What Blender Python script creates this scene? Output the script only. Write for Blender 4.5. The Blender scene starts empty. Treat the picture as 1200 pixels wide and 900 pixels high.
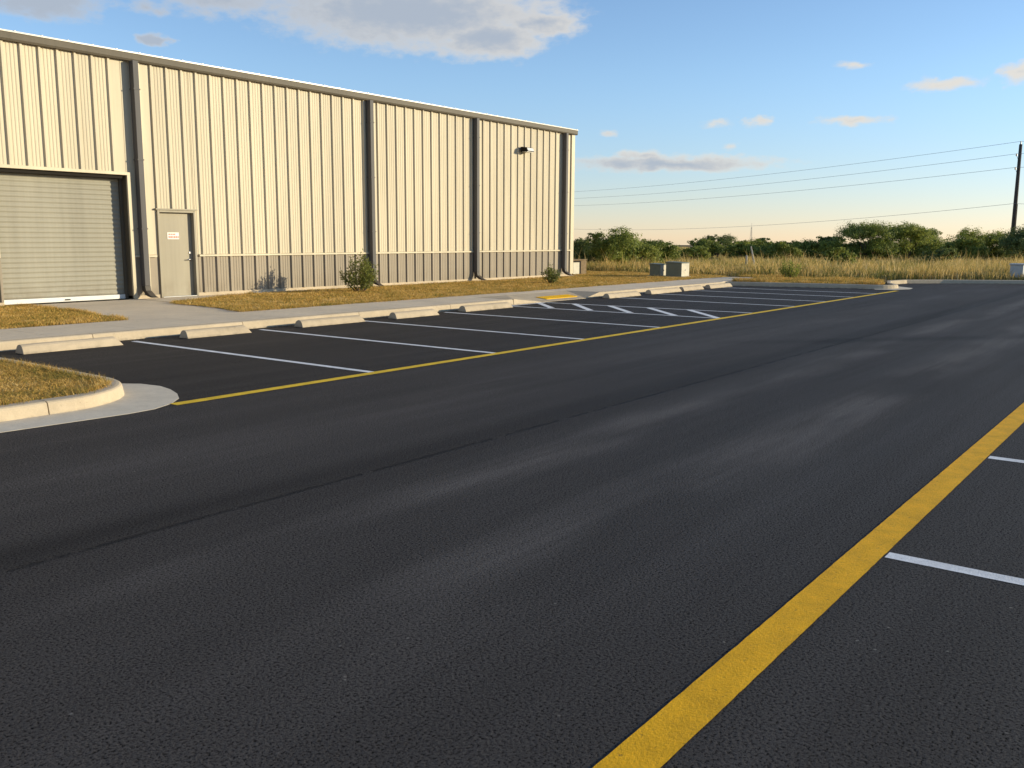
import bpy, math, random
import numpy as np
from mathutils import Matrix, Vector
C = bpy.context.scene.collection
SC = bpy.context.scene
random.seed(7)
RNG = np.random.default_rng(11)
R = math.radians
PI = math.pi

# ------------------------------------------------------------------ helpers
ORG = {}
class MB:
    """collects shapes in world coordinates, builds ONE mesh object"""
    def __init__(s): s.v = []; s.f = []
    def add(s, vs, fs):
        n = len(s.v); s.v += [tuple(p) for p in vs]; s.f += [tuple(i + n for i in f) for f in fs]
    def box(s, x0, x1, y0, y1, z0, z1):
        s.add([(x, y, z) for z in (z0, z1) for y in (y0, y1) for x in (x0, x1)],
              [(0, 2, 3, 1), (4, 5, 7, 6), (0, 1, 5, 4), (1, 3, 7, 5), (3, 2, 6, 7), (2, 0, 4, 6)])
    def prism(s, poly, z0, z1):
        n = len(poly)
        s.add([(x, y, z0) for x, y in poly] + [(x, y, z1) for x, y in poly],
              [tuple(range(n))[::-1], tuple(range(n, 2 * n))] +
              [(i, (i + 1) % n, n + (i + 1) % n, n + i) for i in range(n)])
    def sheet(s, poly, z):
        s.add([(x, y, z) for x, y in poly], [tuple(range(len(poly)))])
    def tube(s, pts, rad, n=8):
        pts = [Vector(p) for p in pts]
        if not hasattr(rad, '__len__'): rad = [rad] * len(pts)
        base = len(s.v)
        for i, p in enumerate(pts):
            t = (pts[min(i + 1, len(pts) - 1)] - pts[max(i - 1, 0)]).normalized()
            u = t.orthogonal().normalized() if abs(t.z) < .9 else Vector((1, 0, 0))
            u = (u - t * u.dot(t)).normalized(); w = t.cross(u)
            for k in range(n):
                a = 2 * PI * k / n
                s.v.append(tuple(p + (u * math.cos(a) + w * math.sin(a)) * rad[i]))
        for i in range(len(pts) - 1):
            for k in range(n):
                a = base + i * n + k; b = base + i * n + (k + 1) % n
                s.f.append((a, b, b + n, a + n))
        s.f.append(tuple(base + k for k in range(n))[::-1])
        s.f.append(tuple(base + (len(pts) - 1) * n + k for k in range(n)))
    def strip(s, profile, z0, z1):
        """open XY polyline extruded in z (a ribbed sheet)"""
        n = len(profile)
        s.add([(x, y, z0) for x, y in profile] + [(x, y, z1) for x, y in profile],
              [(i, i + 1, n + i + 1, n + i) for i in range(n - 1)])
    def build(s, name, mat, parent=None, bevel=0, smooth=False):
        o0 = ORG.get(parent, Vector((0, 0, 0))) if parent else Vector((0, 0, 0))
        me = bpy.data.meshes.new(name)
        me.from_pydata([(x - o0.x, y - o0.y, z - o0.z) for x, y, z in s.v], [], s.f)
        me.update()
        if mat: me.materials.append(mat)
        if smooth:
            for p in me.polygons: p.use_smooth = True
        o = bpy.data.objects.new(name, me); C.objects.link(o)
        if parent: o.parent = parent; ORG[o] = o0
        if bevel:
            m = o.modifiers.new('bevel', 'BEVEL'); m.width = bevel; m.segments = 2; m.limit_method = 'ANGLE'
        return o
def tag(o, label=None, cat=None, group=None, kind=None):
    if label: o['label'] = label
    if cat: o['category'] = cat
    if group: o['group'] = group
    if kind: o['kind'] = kind
    return o
def empty(name, loc):
    o = bpy.data.objects.new(name, None); C.objects.link(o); o.location = loc; ORG[o] = Vector(loc)
    o.empty_display_size = .2
    return o
def raw_mesh(name, V, F, mat, parent=None, k=3):
    me = bpy.data.meshes.new(name); nf = len(F)
    me.vertices.add(len(V)); me.vertices.foreach_set('co', np.ascontiguousarray(V, dtype=np.float32).ravel())
    me.loops.add(nf * k); me.loops.foreach_set('vertex_index', np.ascontiguousarray(F, dtype=np.int32).ravel())
    me.polygons.add(nf); me.polygons.foreach_set('loop_start', np.arange(0, nf * k, k, dtype=np.int32))
    me.polygons.foreach_set('loop_total', np.full(nf, k, dtype=np.int32))
    me.update(calc_edges=True); me.validate(); me.materials.append(mat)
    o = bpy.data.objects.new(name, me); C.objects.link(o)
    if parent: o.parent = parent; ORG[o] = ORG[parent]
    return o

# ------------------------------------------------------------------ node material helpers
class NT:
    def __init__(s, nt): s.nt = nt
    def n(s, t, **k):
        x = s.nt.nodes.new(t)
        for a, b in k.items(): setattr(x, a, b)
        return x
    def l(s, a, b): s.nt.links.new(a, b)
    def put(s, sock, v):
        if isinstance(v, bpy.types.NodeSocket): s.l(v, sock)
        else: sock.default_value = v
    def m(s, op, a, b=None, c=None, clamp=False):
        x = s.n('ShaderNodeMath', operation=op, use_clamp=clamp); s.put(x.inputs[0], a)
        if b is not None: s.put(x.inputs[1], b)
        if c is not None: s.put(x.inputs[2], c)
        return x.outputs[0]
    def noise(s, vec, scale, detail=3, rough=.55, dist=0):
        x = s.n('ShaderNodeTexNoise'); x.inputs['Scale'].default_value = scale
        x.inputs['Detail'].default_value = detail; x.inputs['Roughness'].default_value = rough
        x.inputs['Distortion'].default_value = dist
        if vec is not None: s.l(vec, x.inputs['Vector'])
        return x.outputs['Fac']
    def vor(s, vec, scale, out='Distance'):
        x = s.n('ShaderNodeTexVoronoi'); x.inputs['Scale'].default_value = scale; s.l(vec, x.inputs['Vector'])
        return x.outputs[out]
    def ramp(s, f, *stops):
        x = s.n('ShaderNodeValToRGB'); el = x.color_ramp.elements
        while len(el) < len(stops): el.new(.5)
        for e, (p, c) in zip(el, stops): e.position = p; e.color = (*c, 1) if len(c) == 3 else c
        s.l(f, x.inputs[0]); return x.outputs[0]
    def sstep(s, f, a, b, lo=0, hi=1):
        x = s.n('ShaderNodeMapRange', interpolation_type='SMOOTHSTEP'); s.l(f, x.inputs[0])
        for i, v in ((1, a), (2, b), (3, lo), (4, hi)): s.put(x.inputs[i], v)
        return x.outputs[0]
    def mix(s, f, a, b, mode='MIX'):
        x = s.n('ShaderNodeMix', data_type='RGBA', blend_type=mode)
        s.put(x.inputs[0], f)
        for i, v in ((6, a), (7, b)):
            s.put(x.inputs[i], v if isinstance(v, bpy.types.NodeSocket) else (*v, 1))
        return x.outputs[2]
    def pos(s, scale=None, obj=False):
        o = s.n('ShaderNodeTexCoord').outputs['Object'] if obj else s.n('ShaderNodeNewGeometry').outputs['Position']
        if scale:
            x = s.n('ShaderNodeVectorMath', operation='MULTIPLY'); s.l(o, x.inputs[0]); x.inputs[1].default_value = scale
            o = x.outputs[0]
        return o
    def sep(s, v):
        x = s.n('ShaderNodeSeparateXYZ'); s.l(v, x.inputs[0]); return x.outputs
def new_mat(name, rough=.6, spec=.4):
    m = bpy.data.materials.new(name); m.use_nodes = True
    t = NT(m.node_tree); b = m.node_tree.nodes['Principled BSDF']
    b.inputs['Roughness'].default_value = rough; b.inputs['Specular IOR Level'].default_value = spec
    return m, t, b
def bump(t, b, h, strength, dist):
    x = t.n('ShaderNodeBump'); x.inputs['Strength'].default_value = strength; x.inputs['Distance'].default_value = dist
    t.l(h, x.inputs['Height']); t.l(x.outputs[0], b.inputs['Normal'])
def plain(name, col, rough=.6, spec=.4, var=.12, scale=3.0, metal=0, bmp=0):
    m, t, b = new_mat(name, rough, spec); p = t.pos()
    n = t.noise(p, scale, 5, .6); n2 = t.noise(p, scale * 9, 3, .6)
    f = t.m('ADD', t.m('MULTIPLY', n, .7), t.m('MULTIPLY', n2, .3))
    t.l(t.ramp(f, (.3, tuple(c * (1 - var) for c in col)), (.7, tuple(min(1, c * (1 + var)) for c in col))), b.inputs['Base Color'])
    b.inputs['Metallic'].default_value = metal
    if bmp: bump(t, b, n2, .5, bmp)
    return m

def m_asphalt():
    m, t, b = new_mat('asphalt', .8, .1); p = t.pos(); X, Y, Z = t.sep(p)
    fine = t.noise(p, 74, 4, .78); grit = t.vor(p, 60)
    big = t.noise(t.pos((.09, .45, 1)), 1.0, 4, .6, .4)
    streak = t.noise(t.pos((.12, 2.6, 1)), 1.0, 3, .6)
    slow = t.noise(p, .35, 2)
    wob = t.m('MULTIPLY', t.m('SUBTRACT', slow, .5), .55)
    Yw = t.m('ADD', Y, wob)
    def band(c, w, src=Yw): return t.sstep(t.m('ABSOLUTE', t.m('SUBTRACT', src, c)), w, 0.0)
    broken = t.m('MULTIPLY', t.sstep(t.noise(t.pos((.18, .5, 1)), 1.3, 2), .36, .6), t.sstep(X, 1.6, 3.4))
    dust = t.m('MULTIPLY', t.m('MAXIMUM', t.m('MAXIMUM', band(2.85, .6), t.m('MULTIPLY', band(4.2, .42), .9)), t.m('MULTIPLY', band(6.6, .8), .3)), broken)
    wob2 = t.m('ADD', Y, t.m('MULTIPLY', t.m('SUBTRACT', t.noise(p, 2.2, 4, .7), .5), .045))
    seam = t.m('MULTIPLY', band(4.9, .045, wob2), t.sstep(t.noise(p, 3.1, 3, .7), .36, .5))
    seamw = band(5.08, .42, t.m('ADD', Y, t.m('MULTIPLY', wob, .3)))
    # a darker soft-edged band running diagonally over the lane
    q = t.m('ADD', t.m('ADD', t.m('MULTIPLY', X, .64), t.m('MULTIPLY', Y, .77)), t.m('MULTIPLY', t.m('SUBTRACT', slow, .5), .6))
    dark_band = t.m('MULTIPLY', band(14.25, .55, q), t.sstep(X, 13.5, 16.5))
    f = t.m('ADD', .50, t.m('MULTIPLY', t.m('SUBTRACT', big, .5), .6))
    f = t.m('ADD', f, t.m('MULTIPLY', t.m('SUBTRACT', streak, .5), .4))
    f = t.m('ADD', f, t.m('MULTIPLY', t.m('MULTIPLY', dust, .72), t.sstep(t.noise(t.pos((.5, 7, 1)), 1.0, 4, .7), .22, .62, .35, 1.1)))
    f = t.m('SUBTRACT', f, t.m('MULTIPLY', seamw, .34))
    f = t.m('SUBTRACT', f, t.m('MULTIPLY', dark_band, .3))
    f = t.m('SUBTRACT', f, t.m('MULTIPLY', t.sstep(Y, 8.35, 8.7), .22))
    f = t.m('ADD', f, t.m('MULTIPLY', t.m('SUBTRACT', fine, .5), 1.5))
    col = t.ramp(t.m('MULTIPLY', f, .5), (.0, (.019, .0160, .0142)), (.25, (.051, .0440, .0395)), (.6, (.114, .100, .090)), (1, (.18, .16, .145)))
    pit = t.sstep(fine, .475, .40)
    col = t.mix(t.m('MULTIPLY', pit, .78), col, (.006, .006, .006))
    spk = t.m('MULTIPLY', t.sstep(t.vor(p, 7), .07, .03), t.sstep(slow, .42, .6))
    oil = t.m('MULTIPLY', t.sstep(t.vor(t.pos((.55, .55, 1)), 1.0), .16, .03), t.sstep(t.noise(p, 6, 4, .7), .38, .62))
    col = t.mix(t.m('MULTIPLY', t.m('MULTIPLY', oil, .55), t.sstep(Y, 8.8, 9.4)), col, (.012, .0115, .011))
    col = t.mix(t.m('MULTIPLY', spk, .8), col, (.22, .20, .17))
    col = t.mix(t.m('MULTIPLY', seam, .85), col, (.006, .006, .006))
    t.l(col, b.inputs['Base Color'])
    t.l(t.m('MULTIPLY', t.m('SUBTRACT', 1.0, pit), .16), b.inputs['Specular IOR Level'])
    t.l(t.m('SUBTRACT', .82, t.m('MULTIPLY', streak, .14)), b.inputs['Roughness'])
    h = t.m('SUBTRACT', t.m('ADD', fine, t.m('MULTIPLY', grit, .35)), t.m('MULTIPLY', seam, 1.2))
    bump(t, b, h, .55, .008)
    return m
def m_paint(name, col, wear, chip):
    m, t, b = new_mat(name, .7, .2); p = t.pos()
    fine = t.noise(p, 74, 4, .78); mid = t.noise(p, 5, 5, .65); sm = t.noise(p, 26, 4, .7)
    base = t.ramp(t.m('ADD', t.m('MULTIPLY', mid, .6), t.m('MULTIPLY', fine, .4)), (.3, tuple(c * .62 for c in col)), (.62, col))
    f = t.m('ADD', t.m('MULTIPLY', fine, .55), t.m('MULTIPLY', sm, .45))
    w = t.sstep(f, chip, chip - .09)
    t.l(t.mix(t.m('MULTIPLY', w, wear), base, (.05, .045, .04)), b.inputs['Base Color'])
    bump(t, b, fine, .7, .006)
    return m
def m_concrete(name, col, stain=.25, bmp=.003, low_dirt=True):
    m, t, b = new_mat(name, .85, .25); p = t.pos()
    a = t.noise(p, .9, 5, .65); c = t.noise(p, 7, 5, .7); d = t.noise(p, 70, 3, .7)
    f = t.m('ADD', t.m('ADD', t.m('MULTIPLY', a, .5), t.m('MULTIPLY', c, .3)), t.m('MULTIPLY', d, .2))
    base = t.ramp(f, (.3, tuple(x * (1 - stain) for x in col)), (.68, tuple(x * (1 + stain * .4) for x in col)))
    dirt = t.sstep(t.noise(p, 2.1, 6, .75), .58, .74)
    hole = t.m('MULTIPLY', t.sstep(t.vor(p, 22), .12, .06), t.sstep(t.noise(p, 3, 2), .5, .6))
    low = t.m('MULTIPLY', t.sstep(t.sep(p)[2], .05, .0), t.sstep(t.noise(p, 4, 4, .7), .4, .62))
    c2 = t.mix(t.m('MULTIPLY', dirt, .42), base, (col[0] * .45, col[1] * .42, col[2] * .38))
    c2 = t.mix(t.m('MULTIPLY', low, .45 if low_dirt else 0.0), c2, (.06, .055, .05))
    t.l(t.mix(t.m('MULTIPLY', hole, .6), c2, (.08, .07, .055)), b.inputs['Base Color'])
    bump(t, b, t.m('ADD', d, c), .7, bmp)
    return m
def m_metal_panel(name, col, rough=.42):
    m, t, b = new_mat(name, rough, .3); p = t.pos(); X, Y, Z = t.sep(p)
    a = t.noise(t.pos((.9, .9, .25)), 1.0, 4); s = t.noise(t.pos((9, 9, .35)), 1.0, 4, .6)
    pan = t.noise(t.pos((1.1, .01, .01)), 1.0, 0)
    f = t.m('ADD', t.m('ADD', t.m('MULTIPLY', a, .35), t.m('MULTIPLY', s, .35)), t.m('MULTIPLY', pan, .3))
    c = t.ramp(f, (.35, tuple(x * .84 for x in col)), (.62, tuple(min(1, x * 1.05) for x in col)))
    # water streaks under the eave and soil splashed up from the ground
    low = t.m('MULTIPLY', t.sstep(Z, .75, .2), t.sstep(t.noise(t.pos((2.5, 2.5, 1.5)), 1.0, 4, .7), .35, .65))
    run = t.m('MULTIPLY', t.sstep(t.noise(t.pos((6, 6, .12)), 1.0, 3, .7), .56, .72), t.sstep(Z, 3.6, 6.0))
    c = t.mix(t.m('MULTIPLY', low, .4), c, (.16, .12, .075))
    c = t.mix(t.m('MULTIPLY', run, .3), c, tuple(x * .45 for x in col))
    t.l(c, b.inputs['Base Color'])
    bump(t, b, t.m('ADD', t.noise(t.pos((2.2, 2.2, .8)), 1.0, 2), t.m('MULTIPLY', pan, .5)), .5, .02)
    return m
def m_leaf(name, cols, trans=.25, rough=.6, patchy=False):
    m, t, b = new_mat(name, rough, .3)
    r = t.n('ShaderNodeNewGeometry').outputs['Random Per Island']
    big = t.noise(t.pos(), .9, 3)
    f = t.m('ADD', t.m('MULTIPLY', r, .65), t.m('MULTIPLY', t.m('SUBTRACT', t.noise(t.pos(), 1.6, 5, .7) if patchy else big, .40 if patchy else .3), 1.9 if patchy else .9))
    c = t.ramp(f, *[(i / (len(cols) - 1), x) for i, x in enumerate(cols)])
    t.l(c, b.inputs['Base Color'])
    if trans:
        tr = t.n('ShaderNodeBsdfTranslucent'); t.l(c, tr.inputs[0])
        mx = t.n('ShaderNodeMixShader'); mx.inputs[0].default_value = trans
        out = m.node_tree.nodes['Material Output']
        t.l(b.outputs[0], mx.inputs[1]); t.l(tr.outputs[0], mx.inputs[2]); t.l(mx.outputs[0], out.inputs[0])
    return m
def m_soil(name, c1, c2, c3):
    m, t, b = new_mat(name, .95, .1); p = t.pos()
    f = t.m('ADD', t.m('MULTIPLY', t.noise(p, .5, 5, .7), .5), t.m('MULTIPLY', t.noise(p, 14, 4, .7), .5))
    t.l(t.ramp(f, (.3, c1), (.5, c2), (.7, c3)), b.inputs['Base Color'])
    bump(t, b, t.noise(p, 30, 4, .7), .8, .03)
    return m

M = dict(
    asphalt=m_asphalt(),
    yellow=m_paint('yellow_paint', (.97, .49, .010), .6, .43),
    yellow_far=m_paint('yellow_paint_lot', (.95, .60, .035), .25, .38),
    white=m_paint('white_paint', (.88, .87, .86), .5, .42),
    conc=m_concrete('kerb_concrete', (.53, .43, .30), .32),
    stop=m_concrete('wheel_stop_concrete', (.50, .405, .285), .3),
    walk=m_concrete('sidewalk_concrete', (.70, .58, .425), .26),
    gutter=m_concrete('gutter_concrete', (.63, .55, .43), .3, .003, False),
    tactile=plain('tactile_yellow', (.95, .52, .015), .7, .2),
    wall=m_metal_panel('cream_metal', (.555, .478, .34), .55),
    wains=m_metal_panel('taupe_metal', (.29, .24, .175), .55),
    trim=m_metal_panel('cream_trim', (.56, .48, .33)),
    fascia=m_metal_panel('fascia_metal', (.10, .083, .058), .6),
    lip=plain('gutter_lip', (.62, .57, .48), .35, .5),
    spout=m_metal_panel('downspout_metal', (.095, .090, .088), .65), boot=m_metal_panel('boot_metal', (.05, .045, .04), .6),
    roofm=plain('roof_metal', (.60, .58, .54), .4, .5),
    rollup=m_metal_panel('rollup_metal', (.29, .27, .212), .55),
    alu=plain('aluminium', (.66, .64, .60), .4, .5),
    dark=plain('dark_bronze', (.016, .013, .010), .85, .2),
    doorm=m_metal_panel('door_paint', (.335, .295, .215), .55),
    sign=plain('sign_white', (.75, .68, .62), .5, .4, .04),
    red=plain('sign_red', (.55, .16, .12), .5, .4, .04),
    steel=plain('steel', (.55, .53, .5), .3, .5, .05, 3, 1),
    soil=m_soil('field_soil', (.10, .075, .035), (.17, .125, .055), (.24, .18, .085)),
    lawnsoil=m_soil('lawn_soil', (.24, .17, .05), (.42, .275, .08), (.52, .36, .13)),
    lawn=m_leaf('lawn_blades', [(.13, .16, .03), (.33, .25, .055), (.56, .345, .085), (.66, .42, .12), (.74, .56, .24)], .3, .8, True),
    dry=m_leaf('dry_grass_blades', [(.22, .21, .05), (.50, .35, .10), (.70, .485, .175), (.80, .62, .30)], .35, .8, True),
    weed=m_leaf('weed_blades', [(.07, .085, .02), (.18, .19, .04), (.33, .28, .07), (.42, .34, .10)], .3, .8),
    leaf0=m_leaf('brush_leaves', [(.06, .088, .018), (.15, .19, .036), (.26, .295, .055), (.36, .36, .085)], .45),
    leaf1=m_leaf('mesquite_leaves', [(.10, .13, .022), (.22, .255, .046), (.33, .35, .065), (.44, .42, .10)], .45),
    leaf2=m_leaf('dark_leaves', [(.045, .068, .022), (.105, .14, .036), (.18, .21, .055), (.26, .275, .08)], .4),
    shrub=m_leaf('shrub_leaves', [(.06, .08, .02), (.13, .155, .035), (.22, .23, .05), (.30, .29, .08)], .4),
    bark=plain('bark', (.10, .08, .06), .9, .2, .3, 8),
    pole=plain('pole_wood', (.075, .058, .045), .85, .2, .3, 4),
    wire=plain('wire', (.22, .22, .22), .6, .3),
    stake=plain('stake_wood', (.40, .37, .32), .85, .2, .2, 6),
    green=plain('transformer_green', (.145, .165, .13), .6, .3, .15),
    tan=plain('cabinet_tan', (.20, .145, .085), .9, .1, .35, 6, 0, .01),
    panelw=plain('panel_white', (.50, .46, .36), .6, .3, .2, 4),
    boxc=m_concrete('box_concrete', (.50, .50, .47), .15),
    shed=plain('shed_tan', (.42, .34, .26), .8, .2),
    rust=plain('insulator', (.12, .10, .09), .4, .5),
)

# ------------------------------------------------------------------ setting: terrain, asphalt, kerbs, walk
Z_W = .15
t = MB(); t.sheet([(-150, -150), (160, -150), (160, 160), (-150, 160)], -.06)
q_ = [(-150, -150), (160, -150), (160, 160), (-150, 160)]; o_ = [(-6000, -6000), (6000, -6000), (6000, 6000), (-6000, 6000)]
t.add([(x, y, .1) for x, y in q_] + [(x, y, -77) for x, y in o_], [(i, (i + 1) % 4, 4 + (i + 1) % 4, 4 + i)[::-1] for i in range(4)])
tag(t.build('ground', M['soil']), kind='structure')
def arc(cx, cy, r, a0, a1, n=10): return [(cx + r * math.cos(R(a0 + (a1 - a0) * i / n)), cy + r * math.sin(R(a0 + (a1 - a0) * i / n))) for i in range(n + 1)]
# outer (road) edge of the kerbs
NEAR = [(-9, 8.88), (-4, 8.86), (1, 8.85), (3.85, 8.87)] + arc(4.45, 9.98, 1.11, -84, 0, 14) + [(5.58, 10.8), (5.60, 12.2), (5.58, 14.48)]
MAIN_A = [(5.585, 14.5), (19.3, 14.5)]
MAIN_B = [(23.605, 14.5), (32.5, 14.5)]
FAR = [(32.5, 14.5), (33.1, 12.8), (33.6, 11.2), (33.9, 9.9)] + arc(34.75, 9.75, .87, 185, 300, 10) + [(36.3, 9.5), (38.0, 9.95), (39.3, 9.7), (40.4, 8.6), (42.3, 5.9), (46.5, 0), (54, -11), (70, -34)]
t = MB()
t.sheet([(-60, -70), (95, -70), (70, -34), (54, -11), (46.5, 0), (42.3, 5.9), (40.4, 8.6), (39.3, 9.7), (38, 9.95), (36.3, 9.5), (34.8, 9.2), (33.9, 9.9), (33.1, 12.8), (32.5, 14.5), (32.5, 14.7), (-60, 14.7)], 0)
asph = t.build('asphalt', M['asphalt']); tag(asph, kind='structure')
# field (higher than the road, behind the kerbs)
t = MB(); off = [(x + .14, y + .05) for x, y in FAR[15:]]
fieldpoly = [(33.0, 14.62), (33.3, 12.85), (33.8, 11.3), (34.15, 10.0), (34.6, 9.35), (35.2, 9.3), (36.2, 9.65), (38.0, 10.1), (39.4, 9.86), (40.55, 8.7), (42.43, 6.0), (46.65, .08), (54.15, -10.9), (70.1, -33.9), (147, -150), (160, -150), (160, 160), (-150, 160), (-150, 14.63), (19.25, 14.63), (19.25, 15.85), (23.66, 15.85), (23.66, 14.63)]
t.sheet(fieldpoly, .10); tag(t.build('field', M['soil']), kind='structure')

def kerb(name, path, mat, w=.17, h=.15, cuts=(), seglen=3.0, batter=.035):
    """profile swept along the road edge; the land lies to the left of the path; joints every seglen"""
    P = [Vector((x, y)) for x, y in path]
    L = [0]
    for a, b in zip(P, P[1:]): L.append(L[-1] + (b - a).length)
    def at(s):
        s = max(0, min(L[-1], s))
        for i in range(len(P) - 1):
            if s <= L[i + 1] + 1e-9:
                f = (s - L[i]) / max(1e-9, L[i + 1] - L[i]); return P[i].lerp(P[i + 1], f)
    def frame(s):
        a, b = at(s - .04), at(s + .04); d = (b - a).normalized(); return at(s), Vector((-d.y, d.x))
    prof = [(0, -.05), (.004, 0), (batter * .75, h * .78), (batter, h * .9), (batter + .018, h * .975), (batter + .05, h), (w, h), (w, -.05)]
    mb = MB(); s0 = 0; k = 0
    cutlist = sorted(set(cuts)) if cuts else [seglen * i for i in range(1, int(L[-1] / seglen))]
    ends = [0] + list(cutlist) + [L[-1]]
    for a, b in zip(ends, ends[1:]):
        g = .006
        ss = sorted(set([a + g, b - g] + [x for x in L if a + g < x < b - g]))
        base = len(mb.v); n = len(prof)
        for s in ss:
            p, nn = frame(s)
            for (o, z) in prof: mb.v.append((p.x + nn.x * o, p.y + nn.y * o, z))
        for i in range(len(ss) - 1):
            for j in range(n - 1):
                q = base + i * n + j; mb.f.append((q, q + 1, q + n + 1, q + n)[::-1])
        mb.f.append(tuple(base + j for j in range(n))); mb.f.append(tuple(base + (len(ss) - 1) * n + j for j in range(n))[::-1])
    return tag(mb.build(name, mat, smooth=False), kind='structure')
kerb('kerb', NEAR, M['conc'], w=.19, cuts=(4.0, 8.0, 13.3, 15.35, 18.0))
kerb('kerb', MAIN_A, M['conc'], w=.16, cuts=(2.25, 5.2, 8.2, 11.2))
kerb('kerb', MAIN_B, M['conc'], w=.16)
kerb('kerb', FAR, M['conc'], w=.17)
# gutter aprons
def apron(inner, outer):
    mb = MB(); n = len(inner)
    mb.add([(x, y, .022) for x, y in inner] + [(x, y, .0025) for x, y in outer] + [(x, y, -.03) for x, y in outer],
           [(i, n + i, n + i + 1, i + 1) for i in range(n - 1)] + [(n + i, 2 * n + i, 2 * n + i + 1, n + i + 1) for i in range(n - 1)])
    return tag(mb.build('gutter', M['gutter']), kind='structure')
inn = [(-9, 8.89), (1, 8.87), (3.85, 8.89)] + [(4.45 + 1.09 * math.cos(R(a)), 9.98 + 1.09 * math.sin(R(a))) for a in (-84, -72, -60, -48, -36, -24, -12, 0, 12)]
outr = [(-9, 8.46), (1, 8.47), (3.7, 8.49)] + [(4.85, 8.42), (5.15, 8.45), (5.45, 8.6), (5.68, 8.82), (5.84, 9.1), (5.96, 9.42), (6.02, 9.72), (5.97, 10.05), (5.62, 10.55)]
inn[-1] = (5.575, 10.5)
apron(inn, outr)
apron([(33.95, 9.5), (34.2, 9.1), (34.7, 8.9), (35.3, 9.05), (36.3, 9.5)], [(33.75, 9.4), (34.0, 8.85), (34.8, 8.5), (35.7, 8.6), (36.6, 9.35)])
# sidewalk slabs with open joints, ramp, driveway, stoop, strip by the wall
t = MB(); x = 5.75; ygap = .008
t.box(-9, 5.742, 14.66, 16.42, .02, Z_W)
while x < 35.0:
    x1 = min(x + 1.52, 35.2)
    y0 = 14.665
    if x1 > 19.2 and x < 23.1: y0 = 15.75
    t.box(x, x1 - ygap, y0, 16.42, .02, Z_W); x += 1.52
t.box(17.91, 19.195, 14.665, 15.742, .02, Z_W); t.box(23.61, 23.982, 14.665, 15.742, .02, Z_W)
t.prism([(35.2, 14.66), (36.6, 14.95), (37.2, 15.5), (36.9, 16.1), (35.2, 16.42)], .02, Z_W - .004)
tag(t.build('sidewalk', M['walk']), kind='structure')
t = MB(); zf = .012
V = [(19.306, 14.5, -.03), (20.6, 14.5, -.03), (22.8, 14.5, -.03), (23.6, 14.5, -.03), (19.306, 14.52, Z_W), (20.6, 14.5, zf), (22.8, 14.5, zf), (23.6, 14.52, Z_W),
     (19.2, 15.745, Z_W), (20.6, 15.745, Z_W - .002), (22.8, 15.745, Z_W - .002), (23.6, 15.745, Z_W)]
t.add(V, [(0, 1, 5, 4), (1, 2, 6, 5), (2, 3, 7, 6), (4, 5, 9, 8), (5, 6, 10, 9), (6, 7, 11, 10)])
tag(t.build('kerb_ramp', M['conc']), kind='structure')
t = MB()
t.prism([(9.0, 16.43), (12.7, 16.43), (12.95, 21.78), (9.0, 21.78)], .02, Z_W - .008)
tag(t.build('driveway', M['walk']), kind='structure')
t = MB()
t.prism([(12.96, 19.9), (16.5, 21.3), (16.5, 21.78), (12.96, 21.78)], .02, Z_W - .006)
t.box(16.51, 33.15, 21.52, 21.78, .02, Z_W + .004)
t.box(-9, 8.99, 21.56, 21.78, .02, Z_W + .004)
tag(t.build('path', M['walk']), kind='structure')
# mown lawns
LAWN_B = [(12.2, 16.43), (33.2, 16.43), (36.9, 16.3), (38.5, 18), (38.5, 26), (33.3, 26), (33.3, 21.5), (16.3, 21.5), (15.96, 21.25), (14.4, 20.75), (12.95, 20.15), (12.62, 19.5), (12.55, 18)]
LAWN_A = [(-9, 16.43), (9.55, 16.43), (9.75, 17.4), (9.93, 19), (10.05, 20.4), (9.85, 21.5), (9.5, 21.55), (-9, 21.55)]
ISLE = [(-9, 9.05), (3.8, 9.06)] + [(4.43 + .93 * math.cos(R(a)), 9.98 + .93 * math.sin(R(a))) for a in range(-84, 1, 7)] + [(5.40, 10.8), (5.42, 12.2), (5.40, 14.64), (-9, 14.64)]
FARISLE = [(33.25, 14.6), (33.45, 12.9), (33.95, 11.35), (34.3, 10.1), (34.7, 9.5), (35.2, 9.45), (36.2, 9.8), (38, 10.25), (39, 12), (39, 16), (36.9, 16.0), (37.2, 15.5), (36.6, 14.93)]
for poly, z in ((LAWN_B, Z_W + .002), (LAWN_A, Z_W + .002), (ISLE, Z_W - .02), (FARISLE, Z_W - .015)):
    t = MB(); t.sheet(poly, z); tag(t.build('lawn_ground', M['lawnsoil']), kind='structure')

# ------------------------------------------------------------------ painted markings: parts of the asphalt
def mark(name, poly, z, mat):
    t = MB(); t.sheet(poly, z); return t.build(name, mat, asph)
def line(name, a, b, w, z, mat, step=.12):
    a, b = Vector(a), Vector(b); d = (b - a).normalized(); n = Vector((-d.y, d.x)) * w / 2
    nseg = max(1, int((b - a).length / step)); A = []; B = []; e_ = min(.03, .0024 / w)
    for i in range(nseg + 1):
        p = a.lerp(b, i / nseg); j = 1 + random.uniform(-e_, e_)
        A.append(p - n * j); B.append(p + n * (1 + random.uniform(-e_, e_)))
    return mark(name, [tuple(p) for p in A + B[::-1]], z, mat)
line('yellow_line', (-8, 1.39), (40, 1.39), .18, .004, M['yellow'], .05)
line('yellow_line', (5.42, 8.53), (33.4, 8.56), .15, .004, M['yellow_far'])
for xx in (2.25, 5.22, 8.18, 11.15, 14.1): line('stall_line', (xx, 1.29), (xx, -4.2), .105, .002, M['white'], .05)
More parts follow.
